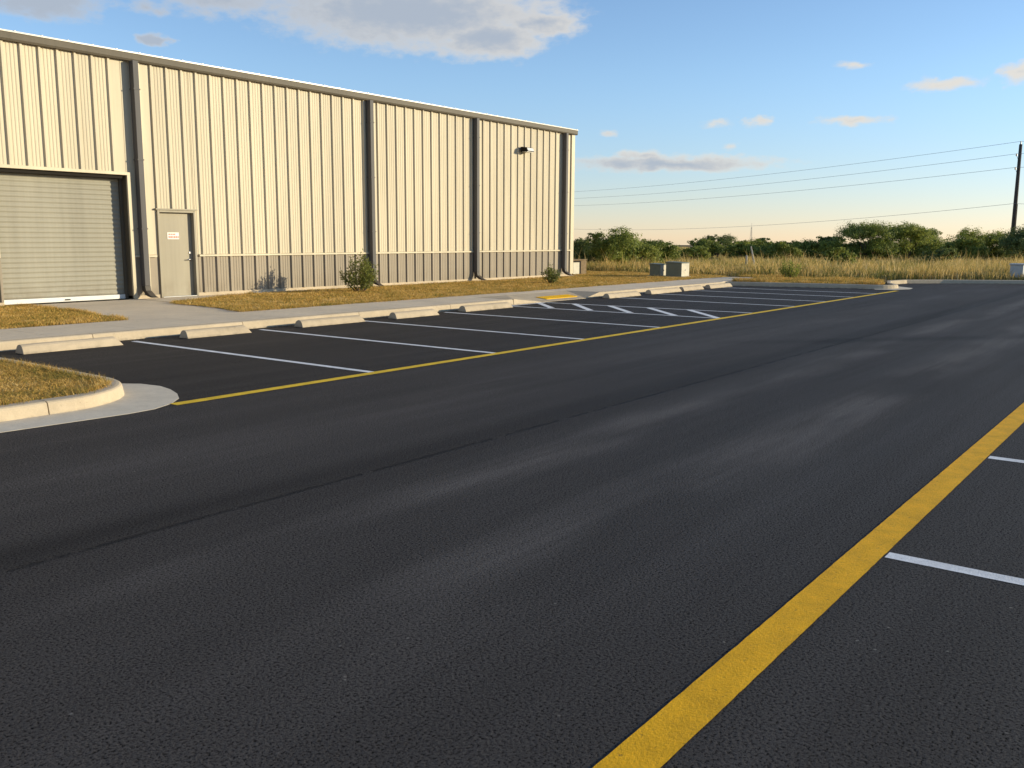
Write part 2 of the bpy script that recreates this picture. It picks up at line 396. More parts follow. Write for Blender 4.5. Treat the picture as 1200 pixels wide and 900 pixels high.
for xx, y1 in ((8.38, 14.25), (10.98, 14.25), (13.5, 14.3), (16.3, 14.3), (23.75, 14.3), (26.2, 14.3), (28.8, 14.3), (31.2, 14.3)):
    line('stall_line', (xx, 8.61), (xx + random.uniform(-.04, .04), y1), .11, .002, M['white'])
line('aisle_line', (19.02, 8.61), (18.9, 14.35), .10, .002, M['white'])
line('aisle_line', (20.95, 8.61), (20.6, 14.35), .10, .002, M['white'])
line('aisle_line', (18.97, 14.37), (20.6, 14.40), .10, .0025, M['white'])
for yy in (8.62, 9.72, 10.88, 12.0, 13.15):
    a = (19.06, yy - .02 if yy > 8.7 else 8.64); b = (20.72 - (.12 if yy > 12 else 0), yy + 1.56)
    if yy < 8.7: b = (20.8, 10.2)
    line('hatch_stripe', a, b, .16, .003, M['white'])
# tactile pad on the ramp
slope = (Z_W - zf - .002) / 1.245
def rz(y): return zf + (y - 14.5) * slope
t = MB(); x0, x1, y0, y1 = 21.15, 22.7, 14.74, 15.12
t.add([(x0, y0, rz(y0) + .003), (x1, y0, rz(y0) + .003), (x1, y1, rz(y1) + .003), (x0, y1, rz(y1) + .003),
       (x0, y0, rz(y0) + .016), (x1, y0, rz(y0) + .016), (x1, y1, rz(y1) + .016), (x0, y1, rz(y1) + .016)],
      [(4, 5, 6, 7), (0, 1, 5, 4), (1, 2, 6, 5), (2, 3, 7, 6), (3, 0, 4, 7)])
for i in range(26):
    for j in range(6):
        cx, cy = x0 + .03 + i * .0636, y0 + .03 + j * .063
        z = rz(cy) + .0155
        t.add([(cx + .02 * math.cos(k * PI / 3), cy + .02 * math.sin(k * PI / 3), z) for k in range(6)] + [(cx + .012 * math.cos(k * PI / 3), cy + .012 * math.sin(k * PI / 3), z + .007) for k in range(6)],
              [(k, (k + 1) % 6, 6 + (k + 1) % 6, 6 + k) for k in range(6)] + [tuple(range(6, 12))])
tag(t.build('tactile_pad', M['tactile']), 'yellow tactile warning pad set in the concrete kerb ramp', 'tactile pad')

# ------------------------------------------------------------------ wheel stops
def wheel_stop(x0, x1, y, label):
    mb = MB(); h = .148; hs_ = .93
    prof = [(-.13, 0), (-.124, .02), (-.100, .078), (-.077, .115), (-.05, .137), (-.018, .1475), (.018, .1475), (.05, .137), (.077, .115), (.100, .078), (.124, .02), (.13, 0)]
    g = len(prof); cx, cy = (x0 + x1) / 2, y + .19
    n = 6
    for k in range(n + 1):
        f = k / n
        for (o, z) in prof:
            a = x0 + .008 * z / h; b = x1 - .10 * z / h      # ends slope back a little
            mb.v.append((a + (b - a) * f - cx, o + random.uniform(-.002, .002), max(0, z * hs_ + random.uniform(-.002, .002)) if z else 0))
    for i in range(n):
        for j in range(g - 1): q = i * g + j; mb.f.append((q, q + g, q + g + 1, q + 1))
        mb.f.append((i * g, i * g + g - 1, (i + 1) * g + g - 1, (i + 1) * g))
    mb.f.append(tuple(range(g))); mb.f.append(tuple(n * g + j for j in range(g))[::-1])
    ob = mb.build('wheel_stop', M['stop'], bevel=.005); ob.location = (cx, cy, .002)
    ob.rotation_euler.z = R(random.uniform(-.5, .5))
    return tag(ob, label, 'wheel stop', 'concrete wheel stops along the sidewalk kerb')
for a, b, y, l in (
    (6.40, 7.98, 13.80, 'concrete wheel stop in the first stall, beside the dry grass island'),
    (9.17, 10.5, 13.82, 'concrete wheel stop in the second stall, in front of the roll-up door driveway'),
    (11.72, 13.4, 13.86, 'concrete wheel stop in the third stall from the grass island'),
    (14.25, 15.65, 13.8, 'concrete wheel stop in the fourth stall from the grass island'),
    (16.7, 18.55, 13.9, 'concrete wheel stop just before the striped aisle'),
    (23.2, 25.05, 13.86, 'concrete wheel stop just past the kerb ramp and yellow pad'),
    (25.8, 27.9, 13.9, 'concrete wheel stop second past the yellow pad'),
    (28.15, 29.7, 13.95, 'concrete wheel stop third past the yellow pad'),
    (30.2, 32.1, 13.95, 'concrete wheel stop in the last stall, against the far island kerb')):
    wheel_stop(a, b, y, l)

# ------------------------------------------------------------------ metal building
B = empty('metal_building', (13, 21.8, Z_W))
tag(B, 'long cream ribbed metal building with a roll-up door and taupe lower band', 'building')
YW = 21.8; XL, XR = -9.0, 33.1
GX0, GX1, GZ = 9.72, 12.88, 3.23
DX0, DX1, DZ = 13.66, 14.78, 2.40
ZT = 1.23; ZE = 6.0; ZB = .23
def rib_positions():
    r = [10.48 + .413 * k + .035 for k in range(-46, 6)]
    r += [14.1 + .431 * k + .035 for k in range(-1, 17)]
    r += [21.62 + .43 * k + .035 for k in range(0, 12)]
    r += [28.33 + .43 * k + .02 for k in range(-3, 0)] + [28.33 + .43 * k + .02 for k in range(0, 9)]
    r += [32.95]
    return sorted(r)
RIBS = [r for r in rib_positions()]
RIBS = [r for i, r in enumerate(RIBS) if i == 0 or r - RIBS[i - 1] > .25]
def profile(a, b, dy=0):
    pts = [(a, YW - dy)]
    for i, r in enumerate(RIBS):
        for dx, h in ((-.052, 0), (-.030, .048), (.022, .048), (.050, 0)):
            pts.append((r + dx, YW - dy - h))
        nx = RIBS[i + 1] if i + 1 < len(RIBS) else r + .43
        for f in (.3, .5, .7):
            m_ = r + (nx - r) * f
            for dx, h in ((-.034, 0), (-.016, .008), (.016, .008), (.034, 0)): pts.append((m_ + dx, YW - dy - h))
    pts = [p for p in pts if a + .004 < p[0] < b - .004]
    return [(a, YW - dy)] + pts + [(b, YW - dy)]
t = MB(); w = MB()
t.strip(profile(XL, GX0), ZT, ZE); t.strip(profile(GX0, GX1), GZ, ZE); t.strip(profile(GX1, DX0), ZT, ZE)
t.strip(profile(DX0, DX1), DZ, ZE); t.strip(profile(DX1, XR), ZT, ZE)
t.build('wall', M['wall'], B)
for a, b in ((XL, GX0), (GX1, DX0), (DX1, XR)): w.strip(profile(a, b), ZB, ZT)
w.build('wainscot', M['wains'], B)
t = MB()
for a, b in ((XL, GX0 - .1), (GX1 + .1, DX0 - .07), (DX1 + .07, XR)):
    t.add([(a, YW - .001, ZT + .035), (b, YW - .001, ZT + .035), (b, YW - .062, ZT + .012), (a, YW - .062, ZT + .012), (a, YW - .062, ZT - .03), (b, YW - .062, ZT - .03), (b, YW - .001, ZT - .03), (a, YW - .001, ZT - .03)],
          [(0, 3, 2, 1), (3, 4, 5, 2), (4, 7, 6, 5), (0, 7, 4, 3), (1, 2, 5, 6)])
t.build('wainscot_cap', M['trim'], B)
t = MB()
for a, b in ((XL, GX0), (GX1, DX0), (DX1, XR)): t.box(a, b, YW - .02, YW + .2, .0, ZB)
t.build('foundation', M['conc'], B)
# ends, back, roof
t = MB(); YB, RY, RZ = 47.0, 34.4, 6.85
for X in (XL, XR): t.add([(X, YW, 0), (X, YB, 0), (X, YB, 6.0), (X, RY, 6.7), (X, YW, 6.0)], [(0, 1, 2, 3, 4)])
t.add([(XL, YB, 0), (XR, YB, 0), (XR, YB, 6.0), (XL, YB, 6.0)], [(0, 1, 2, 3)])
t.build('end_wall', M['wall'], B)
t = MB(); x0, x1 = XL - .12, XR + .12
t.add([(x0, YW - .13, 6.19), (x1, YW - .13, 6.19), (x1, RY, RZ), (x0, RY, RZ), (x1, YB + .2, 6.18), (x0, YB + .2, 6.18),
       (x0, YW - .13, 6.15), (x1, YW - .13, 6.15), (x1, RY, RZ - .04), (x0, RY, RZ - .04), (x1, YB + .2, 6.14), (x0, YB + .2, 6.14)],
      [(0, 1, 2, 3), (3, 2, 4, 5), (6, 9, 8, 7), (9, 11, 10, 8), (1, 7, 8, 2), (2, 8, 10, 4), (0, 3, 9, 6), (3, 5, 11, 9)])
k = x0 + .3
while k < x1:   # standing seams on the roof
    t.add([(k - .02, YW - .12, 6.192), (k + .02, YW - .12, 6.192), (k + .02, RY, RZ + .002), (k - .02, RY, RZ + .002), (k - .015, YW - .12, 6.225), (k + .015, YW - .12, 6.225), (k + .015, RY, RZ + .035), (k - .015, RY, RZ + .035)],
          [(4, 5, 6, 7), (0, 1, 5, 4), (0, 4, 7, 3), (1, 2, 6, 5)]); k += .6
t.build('roof', M['roofm'], B)
t = MB(); t.add([(x, y, z) for x in (x0, x1) for y, z in ((YW - .055, 5.985), (YW - .115, 5.985), (YW - .135, 6.03), (YW - .135, 6.16), (YW - .13, 6.165), (YW - .055, 6.165))],
      [(0, 1, 7, 6), (1, 2, 8, 7), (2, 3, 9, 8), (3, 4, 10, 9), (4, 5, 11, 10), (0, 5, 4, 3, 2, 1), (6, 7, 8, 9, 10, 11)])
fas = t.build('eave_gutter', M['fascia'], B)
t = MB(); t.box(x0 - .004, x1 + .004, YW - .152, YW - .12, 6.168, 6.202); t.build('lip', M['lip'], fas)
t = MB(); t.box(32.90, 33.14, YW - .055, YW - .003, ZB, 5.98); t.box(33.104, 33.14, YW - .003, YW + .2, ZB, 5.98); t.build('corner_trim', M['trim'], B, bevel=.006)
# downspouts
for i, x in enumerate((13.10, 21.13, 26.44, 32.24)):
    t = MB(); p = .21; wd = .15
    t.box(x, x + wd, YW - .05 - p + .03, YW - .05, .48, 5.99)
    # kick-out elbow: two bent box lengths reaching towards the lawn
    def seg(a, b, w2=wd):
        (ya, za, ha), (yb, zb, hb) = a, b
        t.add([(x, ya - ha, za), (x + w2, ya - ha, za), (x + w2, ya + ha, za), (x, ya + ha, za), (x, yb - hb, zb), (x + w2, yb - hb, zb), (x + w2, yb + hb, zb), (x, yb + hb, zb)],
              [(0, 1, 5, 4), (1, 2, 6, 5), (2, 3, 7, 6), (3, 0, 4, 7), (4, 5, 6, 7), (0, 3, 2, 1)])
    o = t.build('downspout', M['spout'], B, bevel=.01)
    t = MB(); yc = YW - .05 - .1
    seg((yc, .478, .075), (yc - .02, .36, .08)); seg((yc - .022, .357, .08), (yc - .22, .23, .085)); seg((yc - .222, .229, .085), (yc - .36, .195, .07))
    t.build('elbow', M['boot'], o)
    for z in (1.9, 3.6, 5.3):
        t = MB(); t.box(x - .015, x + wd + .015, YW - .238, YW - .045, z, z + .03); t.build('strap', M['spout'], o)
for x in (13.10, 21.13, 26.44):
    t = MB(); t.box(x + .155, x + .275, YW - .058, YW - .003, ZB, 5.98); t.build('side_strip', M['trim'], B, bevel=.004)  # flat cream strip beside each downspout
# roll-up door
RD = .27
t = MB(); zs = np.arange(.27, GZ - .005, .1165)
prev = None; V = []; F = []
for z in zs:
    for j in range(6):
        f = j / 6; V.append((f, z + .1165 * f, .016 * math.sin(PI * min(1, f / .82)) if f < .82 else 0))
for i, (f, z, d) in enumerate(V):
    z = min(z, GZ + .02)
    t.v += [(GX0 + .02, YW + RD - d, z), (GX1 - .005, YW + RD - d, z)]
for i in range(len(V) - 1): q = 2 * i; t.f.append((q, q + 1, q + 3, q + 2))
gd = t.build('rollup_door', M['rollup'], B)
t = MB(); t.box(GX0 + .02, GX1 - .01, YW + RD - .05, YW + RD + .01, .155, .265); t.build('bottom_bar', M['alu'], gd, bevel=.006)
t = MB(); t.box(11.25, 11.37, YW + RD - .075, YW + RD - .052, .19, .215); t.build('handle', M['dark'], gd)
t = MB(); t.box(GX0 + .004, GX0 + .09, YW + RD - .09, YW + RD + .03, .15, GZ); t.build('guide_rail', M['rollup'], gd)
t = MB(); t.box(GX1, GX1 + .025, YW + .004, YW + RD + .1, .15, GZ + .02); t.box(GX0 - .025, GX0, YW + .004, YW + RD + .1, .15, GZ + .02); t.box(GX0, GX1, YW + .004, YW + RD + .1, GZ, GZ + .025); t.box(GX1 - .075, GX1 - .002, YW + RD - .075, YW + RD - .03, .15, GZ - .002)
t.build('door_jamb', M['fascia'], gd)
t = MB(); t.box(GX1 - .0, GX1 + .10, YW - .06, YW + .002, .15, GZ + .07); t.box(GX0 + .001, GX1 - .001, YW - .07, YW + .002, GZ - .004, GZ + .072)
t.build('door_trim', M['trim'], gd, bevel=.005)
t = MB(); t.box(GX0 + .002, GX1 - .08, YW + .02, YW + RD - .06, GZ - .085, GZ - .003); t.build('head_bar', M['dark'], gd)  # plain dark bar across the top of the door opening
t = MB(); t.box(GX0 - .1, GX1 + .1, YW + RD + .02, YW + RD + .2, 0, GZ + .3); t.build('backing', M['dark'], gd)
# person door
t = MB(); t.box(DX0 + .065, DX1 - .065, YW + .075, YW + .12, .165, DZ - .06)
pd = t.build('door', M['doorm'], B, bevel=.004)
t = MB(); t.box(DX0, DX0 + .06, YW - .055, YW + .13, .15, DZ); t.box(DX1 - .06, DX1, YW - .055, YW + .13, .15, DZ); t.box(DX0 + .061, DX1 - .061, YW - .055, YW + .13, DZ - .055, DZ)
t.box(DX0 - .05, DX1 + .05, YW - .085, YW - .001, DZ + .002, DZ + .04)
t.build('frame', M['doorm'], pd, bevel=.004)
t = MB(); t.box(DX0 + .06, DX1 - .06, YW - .05, YW + .14, .15, .163); t.build('threshold', M['alu'], pd)
for z in (.42, 1.25, 2.1):
    t = MB(); t.tube([(DX0 + .07, YW + .065, z - .06), (DX0 + .07, YW + .065, z + .06)], .014, 8); t.build('hinge', M['dark'], pd)
t = MB(); hx = DX1 - .14
t.tube([(hx, YW + .074, 1.12), (hx, YW + .06, 1.12)], .038, 14); t.tube([(hx, YW + .062, 1.12), (hx, YW + .015, 1.12)], .012, 8); t.tube([(hx + .01, YW + .017, 1.12), (hx - .13, YW + .02, 1.115)], .013, 8)
t.build('handle', M['steel'], pd, smooth=True)
t = MB(); t.tube([(hx, YW + .074, 1.30), (hx, YW + .055, 1.30)], .03, 14); t.build('deadbolt', M['steel'], pd)
t = MB(); t.box(13.99, 14.33, YW + .066, YW + .0745, 1.655, 1.83); sg = t.build('sign', M['sign'], pd)
t = MB()   # two rows of red print, too small to read in the photograph
for row, z0, z1 in ((0, 1.765, 1.80), (1, 1.685, 1.735)):
    xx = 14.02
    for wd in ((.04, .05, .03, .05, .04, .03) if row else (.06, .05, .07)):
        t.box(xx, xx + wd, YW + .0645, YW + .0658, z0, z1); xx += wd + .012
t.build('lettering', M['red'], sg)
# wall lamp
t = MB(); lx = 29.5
t.box(lx - .1, lx + .1, YW - .09, YW - .05, 5.02, 5.22); wl = t.build('wall_lamp', M['dark'], B, bevel=.01)
t = MB(); t.add([(lx - .24, YW - .09, 5.02), (lx + .24, YW - .09, 5.02), (lx + .24, YW - .09, 5.21), (lx - .24, YW - .09, 5.21), (lx - .22, YW - .42, 5.03), (lx + .22, YW - .42, 5.03), (lx + .22, YW - .36, 5.18), (lx - .22, YW - .36, 5.18)],
    [(0, 1, 5, 4), (1, 2, 6, 5), (2, 3, 7, 6), (3, 0, 4, 7), (4, 5, 6, 7), (0, 3, 2, 1)])
t.build('lamp_housing', M['dark'], wl, bevel=.012)
t = MB(); t.add([(lx - .2, YW - .424, 5.05), (lx + .2, YW - .424, 5.05), (lx + .2, YW - .372, 5.165), (lx - .2, YW - .372, 5.165)], [(0, 1, 2, 3)]); t.build('lit_face', M['alu'], wl)  # pale plate standing in for the sunlit front of the housing
t = MB(); t.box(lx - .19, lx + .19, YW - .38, YW - .13, 5.008, 5.024); t.build('lens', M['alu'], wl)

# ------------------------------------------------------------------ utility boxes
def transformer(x0, y0, dx, dy, h, zb, label):
    e = empty('transformer_box', (x0 + dx / 2, y0 + dy / 2, zb)); tag(e, label, 'utility box', 'pad-mounted utility boxes at the end of the sidewalk')
    t = MB(); t.box(x0 - .06, x0 + dx + .06, y0 - .06, y0 + dy + .06, zb - .05, zb + .05); t.build('pad', M['boxc'], e)
    t = MB(); t.box(x0, x0 + dx, y0, y0 + dy, zb + .051, zb + h - .045); t.build('body', M['green'], e, bevel=.012)
    t = MB(); t.add([(x0 - .02, y0 - .02, zb + h - .044), (x0 + dx + .02, y0 - .02, zb + h - .044), (x0 + dx + .02, y0 + dy + .02, zb + h - .044), (x0 - .02, y0 + dy + .02, zb + h - .044),
              (x0 - .02, y0 - .02, zb + h - .015), (x0 + dx + .02, y0 - .02, zb + h - .015), (x0 + dx + .02, y0 + dy + .02, zb + h + .02), (x0 - .02, y0 + dy + .02, zb + h + .02)],
             [(0, 3, 2, 1), (4, 5, 6, 7), (0, 1, 5, 4), (1, 2, 6, 5), (2, 3, 7, 6), (3, 0, 4, 7)])
    t.build('lid', M['green'], e, bevel=.006)
    t = MB(); t.box(x0 + .012, x0 + dx - .012, y0 - .012, y0 - .001, zb + .06, zb + h - .05); d = t.build('lit_front', M['panelw'], e, bevel=.004)  # cream plate across the front stands in for the box's sunlit face
    t = MB(); t.box(x0 + dx * .5 - .03, x0 + dx * .5 + .03, y0 - .03, y0 - .013, zb + h * .45, zb + h * .55); t.build('latch', M['steel'], d)
transformer(34.76, 17.47, .72, .71, .64, .13, 'taller dark green utility box with its sunlit front coloured cream, nearer the sidewalk')
transformer(34.9, 18.52, .62, .5, .55, .13, 'lower green utility box with its sunlit front coloured cream, behind the taller one')
e = empty('equipment_cabinet', (34.1, 22.3, .12)); tag(e, 'low tan cabinet with a dark framed white panel at the building corner', 'cabinet')
t = MB(); t.box(33.35, 34.6, 22.0, 22.7, .08, .78); t.build('body', M['tan'], e, bevel=.015)
t = MB(); t.box(33.32, 34.63, 21.97, 22.73, .782, .82); t.build('lid', M['tan'], e, bevel=.01)
t = MB()
for a in ((33.42, 34.08, .70, .76), (33.42, 34.08, .14, .19), (33.42, 33.47, .191, .699), (34.0, 34.08, .191, .699)): t.box(a[0], a[1], 21.955, 21.998, a[2], a[3])
t.build('frame', M['dark'], e)
t = MB(); t.box(33.472, 33.998, 21.975, 21.997, .192, .698); t.build('panel', M['panelw'], e)
e = empty('meter_pit', (43.8, 6.4, .1)); tag(e, 'pale concrete utility box with a flat lid behind the far road kerb', 'utility box')
t = MB(); t.prism([(43.42, 6.2), (44.1, 6.2), (44.1, 6.69), (43.42, 6.69)], .05, .72); t.build('body', M['boxc'], e, bevel=.02)
t = MB(); t.prism([(43.39, 6.17), (44.13, 6.17), (44.13, 6.72), (43.39, 6.72)], .722, .79); t.build('lid', M['boxc'], e, bevel=.012)

# ------------------------------------------------------------------ utility pole and wires
P1 = Vector((92.9, 14.35, 0)); P2 = Vector((147.4, 120.0, 0)); D12 = (P2 - P1).normalized(); N12 = Vector((-D12.y, D12.x, 0))
P0 = P1 - D12 * 105 + Vector((6, -8, 0))
def pole(p, label):
    e = empty('utility_pole', (p.x, p.y, .1)); tag(e, label, 'utility pole', 'wooden poles carrying the power lines')
    t = MB(); t.tube([(p.x, p.y, -.2), (p.x, p.y, 5), (p.x + .02, p.y, 10.05)], [.19, .165, .13], 12); t.build('post', M['pole'], e, smooth=True)
    for z, s in ((9.06, 1), (7.9, 1)):
        t = MB(); a = Vector((p.x, p.y, z - .35)); b = Vector((p.x, p.y, z)) + D12 * .0 + N12 * .42 * s
        t.tube([a, a.lerp(b, .5) - Vector((0, 0, .06)), b], .03, 6); t.build('bracket', M['pole'], e)
        t = MB(); t.tube([b - Vector((0, 0, .02)), b + Vector((0, 0, .18))], [.07, .05], 8); t.build('insulator', M['rust'], e)
    t = MB(); t.tube([(p.x + .02, p.y, 10.05), (p.x + .02, p.y, 10.32)], [.06, .045], 8); t.build('insulator', M['rust'], e)
    t = MB(); t.tube([(p.x, p.y - .19, 0), (p.x, p.y - .17, 4.9)], .03, 6); t.build('conduit', M['pole'], e)
pole(P1, 'tall dark wooden utility pole at the right edge above the brush')
for nm, z, o, sag, lab in (('power_line', 10.3, .0, 1.2, 'topmost thin overhead wire running to the utility pole'),
                           ('power_line', 9.22, .42, 1.25, 'second overhead wire from the top on the utility pole'),
                           ('power_line', 8.06, .42, 1.25, 'third overhead wire from the top on the utility pole'),
                           ('power_line', 4.95, .17, 2.0, 'lowest overhead wire, well below the other three')):
    def span(a, b, s, n):
        r = []
        for i in range(n + 1):
            f = i / n; q = a.lerp(b, f); q.z -= 4 * s * f * (1 - f); r.append(q)
        return r
    up = Vector((0, 0, z)) + N12 * o
    t = MB(); t.tube(span(P0 + up, P1 + up, sag, 14)[:-1] + span(P1 + up, P2 + up, sag, 30), .014, 5)
    tag(t.build(nm, M['wire']), lab, 'power line', 'overhead wires between the utility poles')

# stakes, mast, far shed
t = MB(); t.tube([(44.39, 18.71, .05), (44.4, 18.72, .5), (44.37, 18.7, .92)], [.06, .055, .05], 7); tag(t.build('wooden_stake', M['stake']), 'short upright pale stake in the dry grass, left of the taller leaning one', 'stake')
t = MB(); t.tube([(43.55, 17.96, .05), (43.56, 17.99, .7), (43.52, 18.14, 1.38)], [.06, .05, .035], 7); tag(t.build('wooden_stake', M['stake']), 'taller pale stake leaning to the left in the dry grass', 'stake')
e = empty('radio_mast', (241.2, 100.6, .1)); tag(e, 'faint thin lattice mast far beyond the brush', 'mast')
t = MB(); mx, my = 241.2, 100.6
for k in range(3):
    a = 2 * PI * k / 3; t.tube([(mx + .5 * math.cos(a), my + .5 * math.sin(a), -1.4), (mx + .12 * math.cos(a), my + .12 * math.sin(a), 4.9)], .035, 5)
for i in range(9):
    z = .3 + i * .5; r_ = .5 - .38 * z / 4.9; r2_ = .5 - .38 * (z + .5) / 4.9
    for k in range(3):
        a, b = 2 * PI * k / 3, 2 * PI * (k + 1) / 3
        t.tube([(mx + r_ * math.cos(a), my + r_ * math.sin(a), z), (mx + r2_ * math.cos(b), my + r2_ * math.sin(b), z + .5)], .02, 4)
t.build('lattice', M['wire'], e)
t = MB(); t.tube([(mx, my, 4.85), (mx, my, 5.9)], .03, 5); t.build('aerial', M['wire'], e)

sx, sy = .7985 * 400 + .602 * 73, .602 * 400 - .7985 * 73
e = empty('tan_shed', (sx, sy, -3.0)); tag(e, 'low flat roofed tan shed far off, showing over the brush', 'shed')
def turned(mb):   # the shed stands square to the road, turned 30 degrees
    c_, s_ = math.cos(R(-53)), math.sin(R(-53)); mb.v = [(sx + x * c_ - y * s_, sy + x * s_ + y * c_, z) for x, y, z in mb.v]; return mb
t = MB(); t.box(-3.6, 3.6, -2.5, 2.5, -4, -1.45); turned(t).build('wall', M['shed'], e)
t = MB(); t.box(-3.8, 3.8, -2.7, 2.7, -1.449, -1.15); turned(t).build('roof', M['fascia'], e)
for k in (-2, 1.6):
    t = MB(); t.box(k - .5, k + .5, -2.53, -2.505, -2.4, -1.8); turned(t).build('window', M['dark'], e)

# ------------------------------------------------------------------ foliage
def leaves(centers, radii, n, size, up=.3, flat=.8, seed=0):
    """n small four-sided leaf clumps in little sprays set through ellipsoids; returns V,F"""
    g = np.random.default_rng(seed)
    w = np.array([r ** 2 for r in radii]); w = w / w.sum()
    ns = max(12, n // 34); k = g.choice(len(centers), ns, p=w)
    d = g.normal(size=(ns, 3)); d /= np.linalg.norm(d, axis=1)[:, None]; d[:, 2] = np.where(d[:, 2] < -.3, -d[:, 2], d[:, 2])
    r = np.array(radii)[k][:, None]
    sc = np.array(centers)[k] + d * r * (.35 + .75 * g.random((ns, 1)) ** .6) * np.array([1, 1, flat]); sr = r * g.uniform(.2, .5, (ns, 1))
    q = g.integers(0, ns, n)
    e = g.normal(size=(n, 3)); e /= np.linalg.norm(e, axis=1)[:, None]
    p = sc[q] + e * sr[q] * g.random((n, 1)) ** .5 * np.array([1.1, 1.1, .75])
    nrm = d[q] * .8 + e * .5 + g.normal(size=(n, 3)) * .5 + np.array([0, 0, up]); nrm /= np.linalg.norm(nrm, axis=1)[:, None]
    a = np.cross(nrm, g.normal(size=(n, 3))); a /= np.linalg.norm(a, axis=1)[:, None] + 1e-9; b = np.cross(nrm, a)
    s = size * (.55 + .9 * g.random((n, 1)))
    V = np.stack([p - a * s, p - b * s * .5, p + a * s, p + b * s * .5], 1).reshape(-1, 3)
    return V, np.arange(4 * n).reshape(n, 4)
def limbs(mb, base, centers, r0):
    base = Vector(base)
    for c in centers:
        c = Vector(c); m_ = base.lerp(c, .5) + Vector((random.uniform(-.1, .1), random.uniform(-.1, .1), random.uniform(0, .12))) * (c - base).length
        mb.tube([base, m_, c], [r0 * .55, r0 * .36, r0 * .1], 5)
def tree(name, x, y, h, w, kind, seed, label, cat, group=None, z=.1, leaf=None, n=None, low=.12, shape='round'):
    g = random.Random(seed)
    e = empty(name, (x, y, z)); tag(e, label, cat, group)
    nc = g.randint(9, 14); cs = []; rs = []
    for i in range(nc):
        a = g.uniform(0, 2 * PI); q = math.sqrt(g.random()); f = g.random()
        zz = low * h + (h * (1 - low)) * f * .86
        prof = math.sin(PI * (.16 + .74 * f)) if shape == 'round' else (.55 + .45 * math.sin(PI * f))
        rr = g.uniform(.17, .34) * min(w, h * 1.3)
        cx, cy = x + math.cos(a) * q * w * .42 * prof, y + math.sin(a) * q * w * .42 * prof
        zz = min(zz, h - rr * .72)
        cs.append((cx, cy, z + max(zz, rr * .5))); rs.append(rr)
    # a few sprays that break the outline
    for i in range(g.randint(7, 12)):
        a = g.uniform(0, 2 * PI); rr = g.uniform(.06, .14) * w; q = g.uniform(.1, .42) * w
        cs.append((x + math.cos(a) * q, y + math.sin(a) * q, z + h - rr * .6 - abs(q) * g.uniform(.15, .7))); rs.append(rr)
    n = n or int(3000 + 3000 * w * h * .5)
    V, F = leaves(cs, rs, n, leaf or .15, seed=seed)
    V[:, 2] = np.maximum(V[:, 2], z + .02)
    t = MB(); r0 = .028 * h + .03
    t.tube([(x, y, z - .1), (x + .03, y + .02, z + h * .16), (x + g.uniform(-.06, .06), y, z + h * .3)], [r0, r0 * .8, r0 * .6], 7)
    limbs(t, (x + .02, y + .01, z + h * .18), cs[:7], r0)
    t.build('trunk', M['bark'], e)
    o = ORG[e]; raw_mesh('crown', V - np.array([o.x, o.y, o.z]), F, M[kind], e, 4)
    return e
YAW = R(37.012); FWD = (math.cos(YAW), math.sin(YAW)); RGT = (math.sin(YAW), -math.cos(YAW))
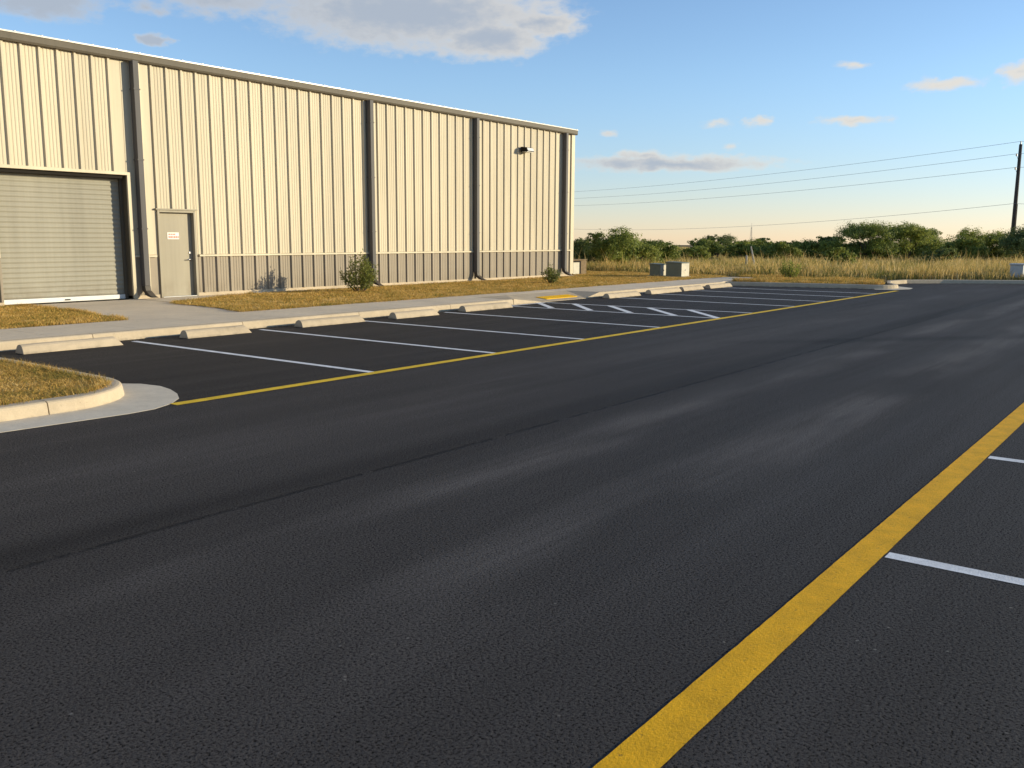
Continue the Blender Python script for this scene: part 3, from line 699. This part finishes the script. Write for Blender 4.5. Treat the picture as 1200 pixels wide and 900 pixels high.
# (lateral metres right of the view axis, depth, height, width, leaf kind, label): the brush line along the field's far side
BRUSH = [
 (4.6, 76, 1.35, 2.4, 'leaf2', 'dark low bush half hidden by the building corner'),
 (5.6, 66, 1.65, 2.2, 'leaf2', 'dark bush left of the tallest tree near the building corner'),
 (6.3, 61, 2.25, 2.5, 'leaf0', 'tallest loose dark tree near the building corner'),
 (7.4, 63, 1.75, 2.0, 'leaf0', 'ragged bush on the right flank of the tree near the building'),
 (8.9, 66, 1.65, 2.9, 'leaf1', 'rounded yellow green bush behind the utility boxes'),
 (11.2, 73, 1.50, 2.6, 'leaf0', 'low dark bush just right of the yellow green one'),
 (12.7, 78, .72, 2.4, 'leaf2', 'low dark bush in front of the far tan shed'),
 (15.0, 78, 1.1, 2.3, 'leaf1', 'low lighter bush right of the far tan shed'),
 (17.2, 85, 1.55, 2.7, 'leaf0', 'bush on the left slope of the domed dark tree'),
 (20.8, 94, 1.98, 3.8, 'leaf2', 'domed dark tree standing over the low brush, mid field'),
 (21.0, 84, 1.4, 2.6, 'leaf1', 'yellow green bush below the domed dark tree'),
 (22.9, 86, 1.55, 2.6, 'leaf0', 'green bush left of the leaning stake'),
 (23.9, 82, 1.45, 2.7, 'leaf1', 'yellow green bush behind the leaning stake'),
 (24.0, 68, 1.05, 1.9, 'leaf1', 'small bright bush in front of the brush line, right of the stakes'),
 (26.6, 85, 1.45, 2.8, 'leaf0', 'flat topped green bush, centre of the brush line'),
 (28.6, 84, 1.4, 2.6, 'leaf1', 'flat topped lighter bush, right of centre'),
 (30.3, 86, 1.35, 2.8, 'leaf0', 'low green bush left of the far hazy dome'),
 (31.4, 80, 1.3, 2.6, 'leaf0', 'low dark bush under the far hazy dome'),
 (31.6, 68, 1.0, 2.2, 'leaf2', 'dark low bush standing forward of the brush line'),
 (30.1, 82, 1.45, 2.4, 'leaf0', 'bush left of the open crowned tree'),
 (30.6, 80, 2.95, 3.5, 'leaf0', 'open crowned dark tree, taller than its neighbours'),
 (32.4, 83, 1.75, 2.4, 'leaf1', 'lighter bush between the two tall open trees'),
 (35.0, 82, 2.95, 3.9, 'leaf1', 'broad olive green tree, right of the open crowned dark one'),
 (38.0, 86, 2.35, 2.6, 'leaf0', 'bush on the right slope of the broad olive tree'),
 (41.5, 92, 2.55, 2.4, 'leaf0', 'upright bush halfway between the olive tree and the round one'),
 (38.5, 79, 2.0, 3.0, 'leaf1', 'yellow green bush left of the big round one'),
 (40.6, 80, 2.55, 4.5, 'leaf1', 'big round topped bush left of the utility pole'),
 (43.2, 82, 2.15, 2.4, 'leaf0', 'dark gap bush beside the utility pole'),
 (41.2, 74, 2.55, 3.7, 'leaf2', 'dark tree at the foot of the utility pole'),
 (44.6, 77, 2.6, 3.6, 'leaf0', 'green tree just outside the right edge past the pole'),
 (48.5, 80, 2.5, 4.0, 'leaf1', 'olive tree further right past the utility pole'),
]
def lp(lat, d): return (FWD[0] * d + RGT[0] * lat, FWD[1] * d + RGT[1] * lat)
for i, (lat, d, h, w, kd, lab) in enumerate(BRUSH):
    k_ = .80 if lat < 30 else (.86 if lat > 36 else .83)
    lat, d, w, h = lat * k_, d * k_, w * k_, 1.65 + (h - 1.65) * k_
    x, y = lp(lat, d)
    nm = 'tree' if h > 1.93 else 'bush'
    tree(nm, x, y, h, w * 1.38, kd, 100 + i, lab, nm, 'brush line beyond the field', low=.04, shape='bush', leaf=.052)
x, y = lp(83.5, 245); tree('tree', x, y, 3.3, 9, 'leaf2', 301, 'hazy dome shaped tree far behind the brush', 'tree', leaf=.3, n=3600, low=.3, z=-.95)
x, y = lp(31.8, 118); tree('tree', x, y, 1.75, 2.2, 'leaf2', 302, 'small flat crowned tree poking above the middle brush', 'tree', leaf=.14, n=900, low=.5)
# far brush that reads as one mass
V = []; F = []; off = 0; g = random.Random(5)
for i in range(190):
    lat0 = g.uniform(-.02, .78); d = g.uniform(72, 120); x, y = lp(lat0 * d, d); h = g.uniform(.95, 1.35) if not .155 < lat0 < .205 else g.uniform(.3, .7); w = g.uniform(2.0, 4)
    cs = [(x + g.uniform(-.4, .4) * w, y + g.uniform(-.4, .4) * w, .1 + g.uniform(.3, .7) * h) for _ in range(6)]
    v, f = leaves(cs, [g.uniform(.3, .45) * h for _ in cs], 900, .11, seed=900 + i); v[:, 2] = np.maximum(v[:, 2], .1)
    V.append(v); F.append(f + off); off += len(v)
tag(raw_mesh('undergrowth', np.concatenate(V), np.concatenate(F), M['leaf0'], None, 4), 'far dark brush behind the nearer bushes', 'brush', kind='stuff')

# shrubs by the wall
def shrub(x, y, h, w, seed, label, n, ls, z=Z_W, mat='shrub', name='shrub'):
    g = random.Random(seed); e = empty(name, (x, y, z)); tag(e, label, 'shrub')
    t = MB(); P = []; 
    for i in range(26):
        a = g.uniform(0, 2 * PI); q = math.sqrt(g.random()) * w * .5; hh = h * g.uniform(.5, 1.0) * (1 - .35 * q / (w * .5))
        b = Vector((x + math.cos(a) * q * .18, y + math.sin(a) * q * .18, z - .02)); tip = Vector((x + math.cos(a) * q, y + math.sin(a) * q, z + hh))
        m_ = b.lerp(tip, .5) + Vector((math.cos(a), math.sin(a), 0)) * q * .16
        t.tube([b, m_, tip], [.011, .008, .003], 5)
        for k in range(n // 26):
            f = g.uniform(.18, 1.03) ** .8
            p = (b.lerp(m_, f * 2) if f < .5 else m_.lerp(tip, f * 2 - 1))
            P.append(p + Vector((g.gauss(0, 1), g.gauss(0, 1), g.gauss(0, 1))) * .045)
    t.build('stem', M['bark'], e)
    gg = np.random.default_rng(seed); P = np.array([tuple(p) for p in P]); m_ = len(P)
    d = gg.normal(size=(m_, 3)); d[:, 2] = abs(d[:, 2]) * .8 + .2; d /= np.linalg.norm(d, axis=1)[:, None]
    b = np.cross(d, gg.normal(size=(m_, 3))); b /= np.linalg.norm(b, axis=1)[:, None]; s = ls * (.6 + .8 * gg.random((m_, 1)))
    V = np.stack([P, P + d * s * .5 - b * s * .2, P + d * s, P + d * s * .5 + b * s * .2], 1).reshape(-1, 3)
    V[:, 2] = np.maximum(V[:, 2], z + .01)
    o = ORG[e]; raw_mesh('foliage', V - np.array([o.x, o.y, o.z]), np.arange(4 * m_).reshape(m_, 4), M[mat], e, 4)
shrub(18.85, 19.8, 1.2, 1.15, 41, 'larger leafy green shrub on the lawn left of the second downspout', 2600, .075)
shrub(26.94, 18.63, .72, .72, 42, 'smaller round shrub on the lawn near the far building corner', 1500, .065)
shrub(36.9, 13.67, .95, .95, 43, 'loose yellow green weed bush behind the far island kerb', 1500, .075, .1, 'leaf1', 'weed_bush')

# ------------------------------------------------------------------ grass
def inside(poly, P):
    x, y = P[:, 0], P[:, 1]; r = np.zeros(len(P), bool); n = len(poly)
    for i in range(n):
        (x1, y1), (x2, y2) = poly[i], poly[(i + 1) % n]
        c = ((y1 > y) != (y2 > y)) & (x < (x2 - x1) * (y - y1) / (y2 - y1 + 1e-12) + x1); r ^= c
    return r
def vnoise(P, s, seed):
    g = np.random.default_rng(seed); T = g.random((64, 64)); q = P * s
    i = np.floor(q).astype(int); f = q - i; f = f * f * (3 - 2 * f)
    def at(a, b): return T[(i[:, 0] + a) % 64, (i[:, 1] + b) % 64]
    return (at(0, 0) * (1 - f[:, 0]) + at(1, 0) * f[:, 0]) * (1 - f[:, 1]) + (at(0, 1) * (1 - f[:, 0]) + at(1, 1) * f[:, 0]) * f[:, 1]
def blades(name, poly, n, z, h, wd, mat, seed, label, box=None, lean=.5, hvar=.5, clump=0, thin=None):
    g = np.random.default_rng(seed); a = np.array(poly)
    x0, y0 = a.min(0); x1, y1 = a.max(0)
    if box: x0, x1, y0, y1 = max(x0, box[0]), min(x1, box[1]), max(y0, box[2]), min(y1, box[3])
    P = np.stack([g.uniform(x0, x1, n), g.uniform(y0, y1, n)], 1); P = P[inside(poly, P)]
    if thin is not None: P = P[g.random(len(P)) < thin(P)]
    if clump: P = P[(vnoise(P, clump, seed) * .7 + .3 * vnoise(P, clump * 3.1, seed + 1)) > g.uniform(.15, .75, len(P))]
    n = len(P); hs = h * (1 - hvar + 2 * hvar * g.random(n)) * (.35 + 1.3 * vnoise(P, 1.1, seed + 2)) * (1 + .9 * (g.random(n) > .965))
    an = g.uniform(0, 2 * PI, n); s = np.stack([np.cos(an), np.sin(an)], 1) * (wd * (.6 + .8 * g.random(n)))[:, None]
    L = g.normal(size=(n, 2)) * (lean * hs)[:, None]
    z0 = np.full(n, z)
    A = np.column_stack([P - s / 2, z0]); Bq = np.column_stack([P + s / 2, z0])
    m1 = P + L * .35; C1 = np.column_stack([m1 - s * .35, z0 + hs * .62]); C2 = np.column_stack([m1 + s * .35, z0 + hs * .62])
    T = np.column_stack([P + L, z0 + hs])
    V = np.stack([A, Bq, C2, C1, T], 1).reshape(-1, 3); k = np.arange(n) * 5
    F = np.concatenate([np.stack([k, k + 1, k + 2], 1), np.stack([k, k + 2, k + 3], 1), np.stack([k + 3, k + 2, k + 4], 1)])
    o = raw_mesh(name, V, F, mat); return tag(o, label, 'grass', kind='stuff')
blades('lawn_grass', ISLE, 110000, Z_W - .02, .030, .0065, M['lawn'], 1, 'short dry grass on the kerbed island by the road', (1, 5.5, 9, 14.6), 1.1)
blades('lawn_grass', LAWN_A, 80000, Z_W, .036, .010, M['lawn'], 2, 'short dry grass left of the driveway', (4, 10.2, 16.3, 21.6), .7)
blades('lawn_grass', LAWN_B, 200000, Z_W, .036, .013, M['lawn'], 3, 'mown dry lawn along the building', None, 1.0)
blades('lawn_grass', FARISLE, 30000, Z_W - .02, .08, .015, M['lawn'], 4, 'thin dry grass on the far island', None, .6)
def behind(P):   # keep what lies in front of the camera
    d = P[:, 0] * FWD[0] + P[:, 1] * FWD[1]; lat = P[:, 0] * RGT[0] + P[:, 1] * RGT[1]
    return ((lat / d > -.02) & (lat / d < .68)) * 1.0
FIELD = [(38.6, 26), (38.6, 17.5), (39.2, 16), (39.1, 11.6), (40.0, 10.3), (41, 9.0), (42.8, 6.2), (46.9, .2), (54.4, -10.8), (140, -60), (140, 95), (34, 60), (34, 26.2)]
def nearband(P):
    d = P[:, 0] * FWD[0] + P[:, 1] * FWD[1]
    return behind(P) * np.clip(1.3 - (d - 38) / 24, .05, 1)
blades('tall_grass', FIELD, 420000, .1, .345, .028, M['dry'], 5, 'tall dry golden grass of the field beyond the parking lot', (34, 85, -12, 50), .28, .45, .33, nearband)
blades('weeds', FIELD, 160000, .1, .26, .030, M['weed'], 6, 'greenish weeds at the foot of the tall dry grass', (34, 62, -12, 40), .4, .5, .5, nearband)
blades('dry_grass', FIELD, 260000, .1, .22, .05, M['dry'], 8, 'low dry grass over the far field', (60, 135, -12, 90), .4, .5, 0, behind)

def border(name, path, n, z, h, mat, seed, label, spread=.05, flat=False):
    g = np.random.default_rng(seed); P = np.array(path, float); L = np.r_[0, np.cumsum(np.linalg.norm(np.diff(P, axis=0), axis=1))]
    s_ = g.uniform(0, L[-1], n * 2); s_ = s_[(vnoise(np.column_stack([s_, s_ * 0]), 1.7, seed) > g.uniform(.2, .9, len(s_)))]; n = len(s_)
    Q = np.column_stack([np.interp(s_, L, P[:, 0]), np.interp(s_, L, P[:, 1])]) + g.normal(size=(n, 2)) * spread
    a = g.uniform(0, 2 * PI, n); d = np.stack([np.cos(a), np.sin(a)], 1); w_ = np.stack([-d[:, 1], d[:, 0]], 1) * .004
    hh = h * (.4 + 1.1 * g.random(n)); run = hh * (1.0 if flat else .75); up = np.full(n, .004) if flat else hh
    z0 = np.full(n, z)
    V = np.stack([np.column_stack([Q - w_, z0]), np.column_stack([Q + w_, z0]), np.column_stack([Q + d * run[:, None], z0 + up])], 1).reshape(-1, 3)
    return tag(raw_mesh(name, V, np.arange(3 * n).reshape(n, 3), mat), label, 'grass', kind='stuff')
border('edge_grass', ISLE[1:-1], 5000, Z_W - .015, .055, M['lawn'], 21, 'ragged grass tufts along the island kerb', .035)
border('edge_grass', LAWN_A[1:6], 3000, Z_W, .06, M['lawn'], 22, 'ragged grass along the left driveway edge', .05)
border('edge_grass', LAWN_B[-6:] + LAWN_B[:2], 9000, Z_W, .06, M['lawn'], 23, 'ragged grass along the sidewalk and door path', .05)
border('clippings', NEAR[4:], 700, .004, .03, M['dry'], 24, 'dry clippings blown against the island kerb', .12, True)
border('clippings', [(5.7, 14.42), (19, 14.42)], 900, .004, .03, M['dry'], 25, 'dry clippings blown against the sidewalk kerb', .09, True)
border('clippings', [(9.8, 16.8), (12.3, 17.0), (16, 21.0), (12.9, 20.6), (10.2, 20.5)], 500, Z_W - .003, .03, M['dry'], 26, 'dry clippings scattered on the driveway', .35, True)

# ------------------------------------------------------------------ sun, sky, camera
SUN_AZ, SUN_EL = -50.0, 11.0
sd = Vector((math.cos(R(SUN_EL)) * math.cos(R(SUN_AZ)), math.cos(R(SUN_EL)) * math.sin(R(SUN_AZ)), math.sin(R(SUN_EL))))
L = bpy.data.lights.new('sun', 'SUN'); L.energy = 5.0; L.angle = R(.53); L.color = (1, .87, .60)
lo = bpy.data.objects.new('sun', L); C.objects.link(lo); lo.rotation_euler = sd.to_track_quat('Z', 'Y').to_euler(); lo.location = (10, -20, 30)
W = bpy.data.worlds.new('World'); SC.world = W; W.use_nodes = True
t = NT(W.node_tree); bg = W.node_tree.nodes['Background']
sky = t.n('ShaderNodeTexSky', sky_type='NISHITA'); sky.sun_disc = False
sky.sun_elevation = R(SUN_EL); sky.sun_rotation = R(90 - SUN_AZ); sky.air_density = .85; sky.dust_density = .05; sky.ozone_density = 3.0; sky.altitude = 0
gen = t.n('ShaderNodeTexCoord').outputs['Generated']
nv = t.n('ShaderNodeVectorMath', operation='NORMALIZE'); t.l(gen, nv.inputs[0])
X, Y, Z = t.sep(nv.outputs[0])
AZ = t.m('MULTIPLY', t.m('ARCTAN2', Y, X), 180 / PI); EL = t.m('MULTIPLY', t.m('ARCSINE', Z), 180 / PI)
def comb(a, b, sa, sb, c=0):
    x = t.n('ShaderNodeCombineXYZ'); t.l(t.m('MULTIPLY', a, sa), x.inputs[0]); t.l(t.m('MULTIPLY', b, sb), x.inputs[1]); x.inputs[2].default_value = c
    return x.outputs[0]
def density(az, el):
    wa = t.m('ADD', az, t.m('MULTIPLY', t.m('SUBTRACT', t.noise(comb(az, el, .45, .8), 1, 4, .6), .5), 3.2))
    we = t.m('ADD', el, t.m('MULTIPLY', t.m('SUBTRACT', t.noise(comb(az, el, .45, .8, 7), 1, 4, .6), .5), 1.1))
    d = None
    # azimuth, elevation, half width, half height (degrees), weight
    for a, e_, ra, re, k in ((43.0, 12.9, 10.8, 2.6, 1.0), (38.5, 11.5, 4.5, 1.5, .95), (35.5, 12.4, 3.2, 1.0, .85), (54, 13.2, 5.5, 1.3, .6),
                             (63, 12.2, 4.0, 1.3, .75), (57.3, 10.75, .9, .5, .75), (58, 12.3, 1.2, .5, .5),
                             (27.6, 4.45, 8.0, .62, .8), (29.3, 4.9, 2.2, .45, .65), (17.3, 6.6, 2.6, .34, .62), (12.7, 8.4, 2.4, .42, .6), (8.9, 8.75, 1.2, .8, .7),
                             (17.5, 9.65, 1.1, .3, .4), (22.6, 6.8, .9, .45, .55), (24.7, 6.6, 1.5, .3, .35), (31.3, 6.2, .9, .3, .4), (24.0, 5.4, .9, .3, .4)):
        q = t.m('SQRT', t.m('ADD', t.m('POWER', t.m('ABSOLUTE', t.m('DIVIDE', t.m('SUBTRACT', wa, a), ra)), 2.0), t.m('POWER', t.m('ABSOLUTE', t.m('DIVIDE', t.m('SUBTRACT', we, e_), re)), 2.0)))
        v = t.m('MULTIPLY', t.m('SUBTRACT', 1.0, q), k)
        d = v if d is None else t.m('MAXIMUM', d, v)
    n = t.m('SUBTRACT', t.noise(comb(az, el, 1.0, 1.9, 3), 1, 7, .58), .5)
    return t.m('ADD', d, t.m('MULTIPLY', n, .62))
dn = density(AZ, EL)
alpha = t.sstep(dn, -.02, .5)
core = t.sstep(t.m('ADD', dn, t.m('ADD', t.m('MULTIPLY', t.m('SUBTRACT', AZ, 40), .014), t.sstep(EL, 5.3, 4.3, 0, .22))), .05, .85)
ccol = t.mix(core, (4.4, 4.15, 3.75), (2.4, 2.7, 3.15))
tint = t.mix(1.0, sky.outputs[0], (1.36, 1.18, 1.18), 'MULTIPLY')
tint = t.mix(1.0, tint, t.mix(t.sstep(EL, .0, 10.0), (.84, .815, .85), (1.06, 1.10, 1.06)), 'MULTIPLY')
skyc = t.mix(t.m('MULTIPLY', alpha, .92), tint, ccol)
t.l(skyc, bg.inputs[0]); bg.inputs[1].default_value = .15
cam = bpy.data.cameras.new('camera'); cam.sensor_width = 36; cam.lens = 1076.25 / 1200 * 36; cam.clip_end = 9000; cam.clip_start = .05
co = bpy.data.objects.new('camera', cam); C.objects.link(co)
f = Vector((0.78852809, 0.59445689, -0.15762123)); r = Vector((0.60267043, -0.79797141, 0.00547488)); u = Vector((0.12252266, 0.09931076, 0.98748447))
co.matrix_world = Matrix(((r.x, u.x, -f.x, 0), (r.y, u.y, -f.y, 0), (r.z, u.z, -f.z, 1.75), (0, 0, 0, 1)))
SC.camera = co
SC.view_settings.view_transform = 'Standard'; SC.view_settings.look = 'None'; SC.view_settings.gamma = 1; SC.view_settings.exposure = .28
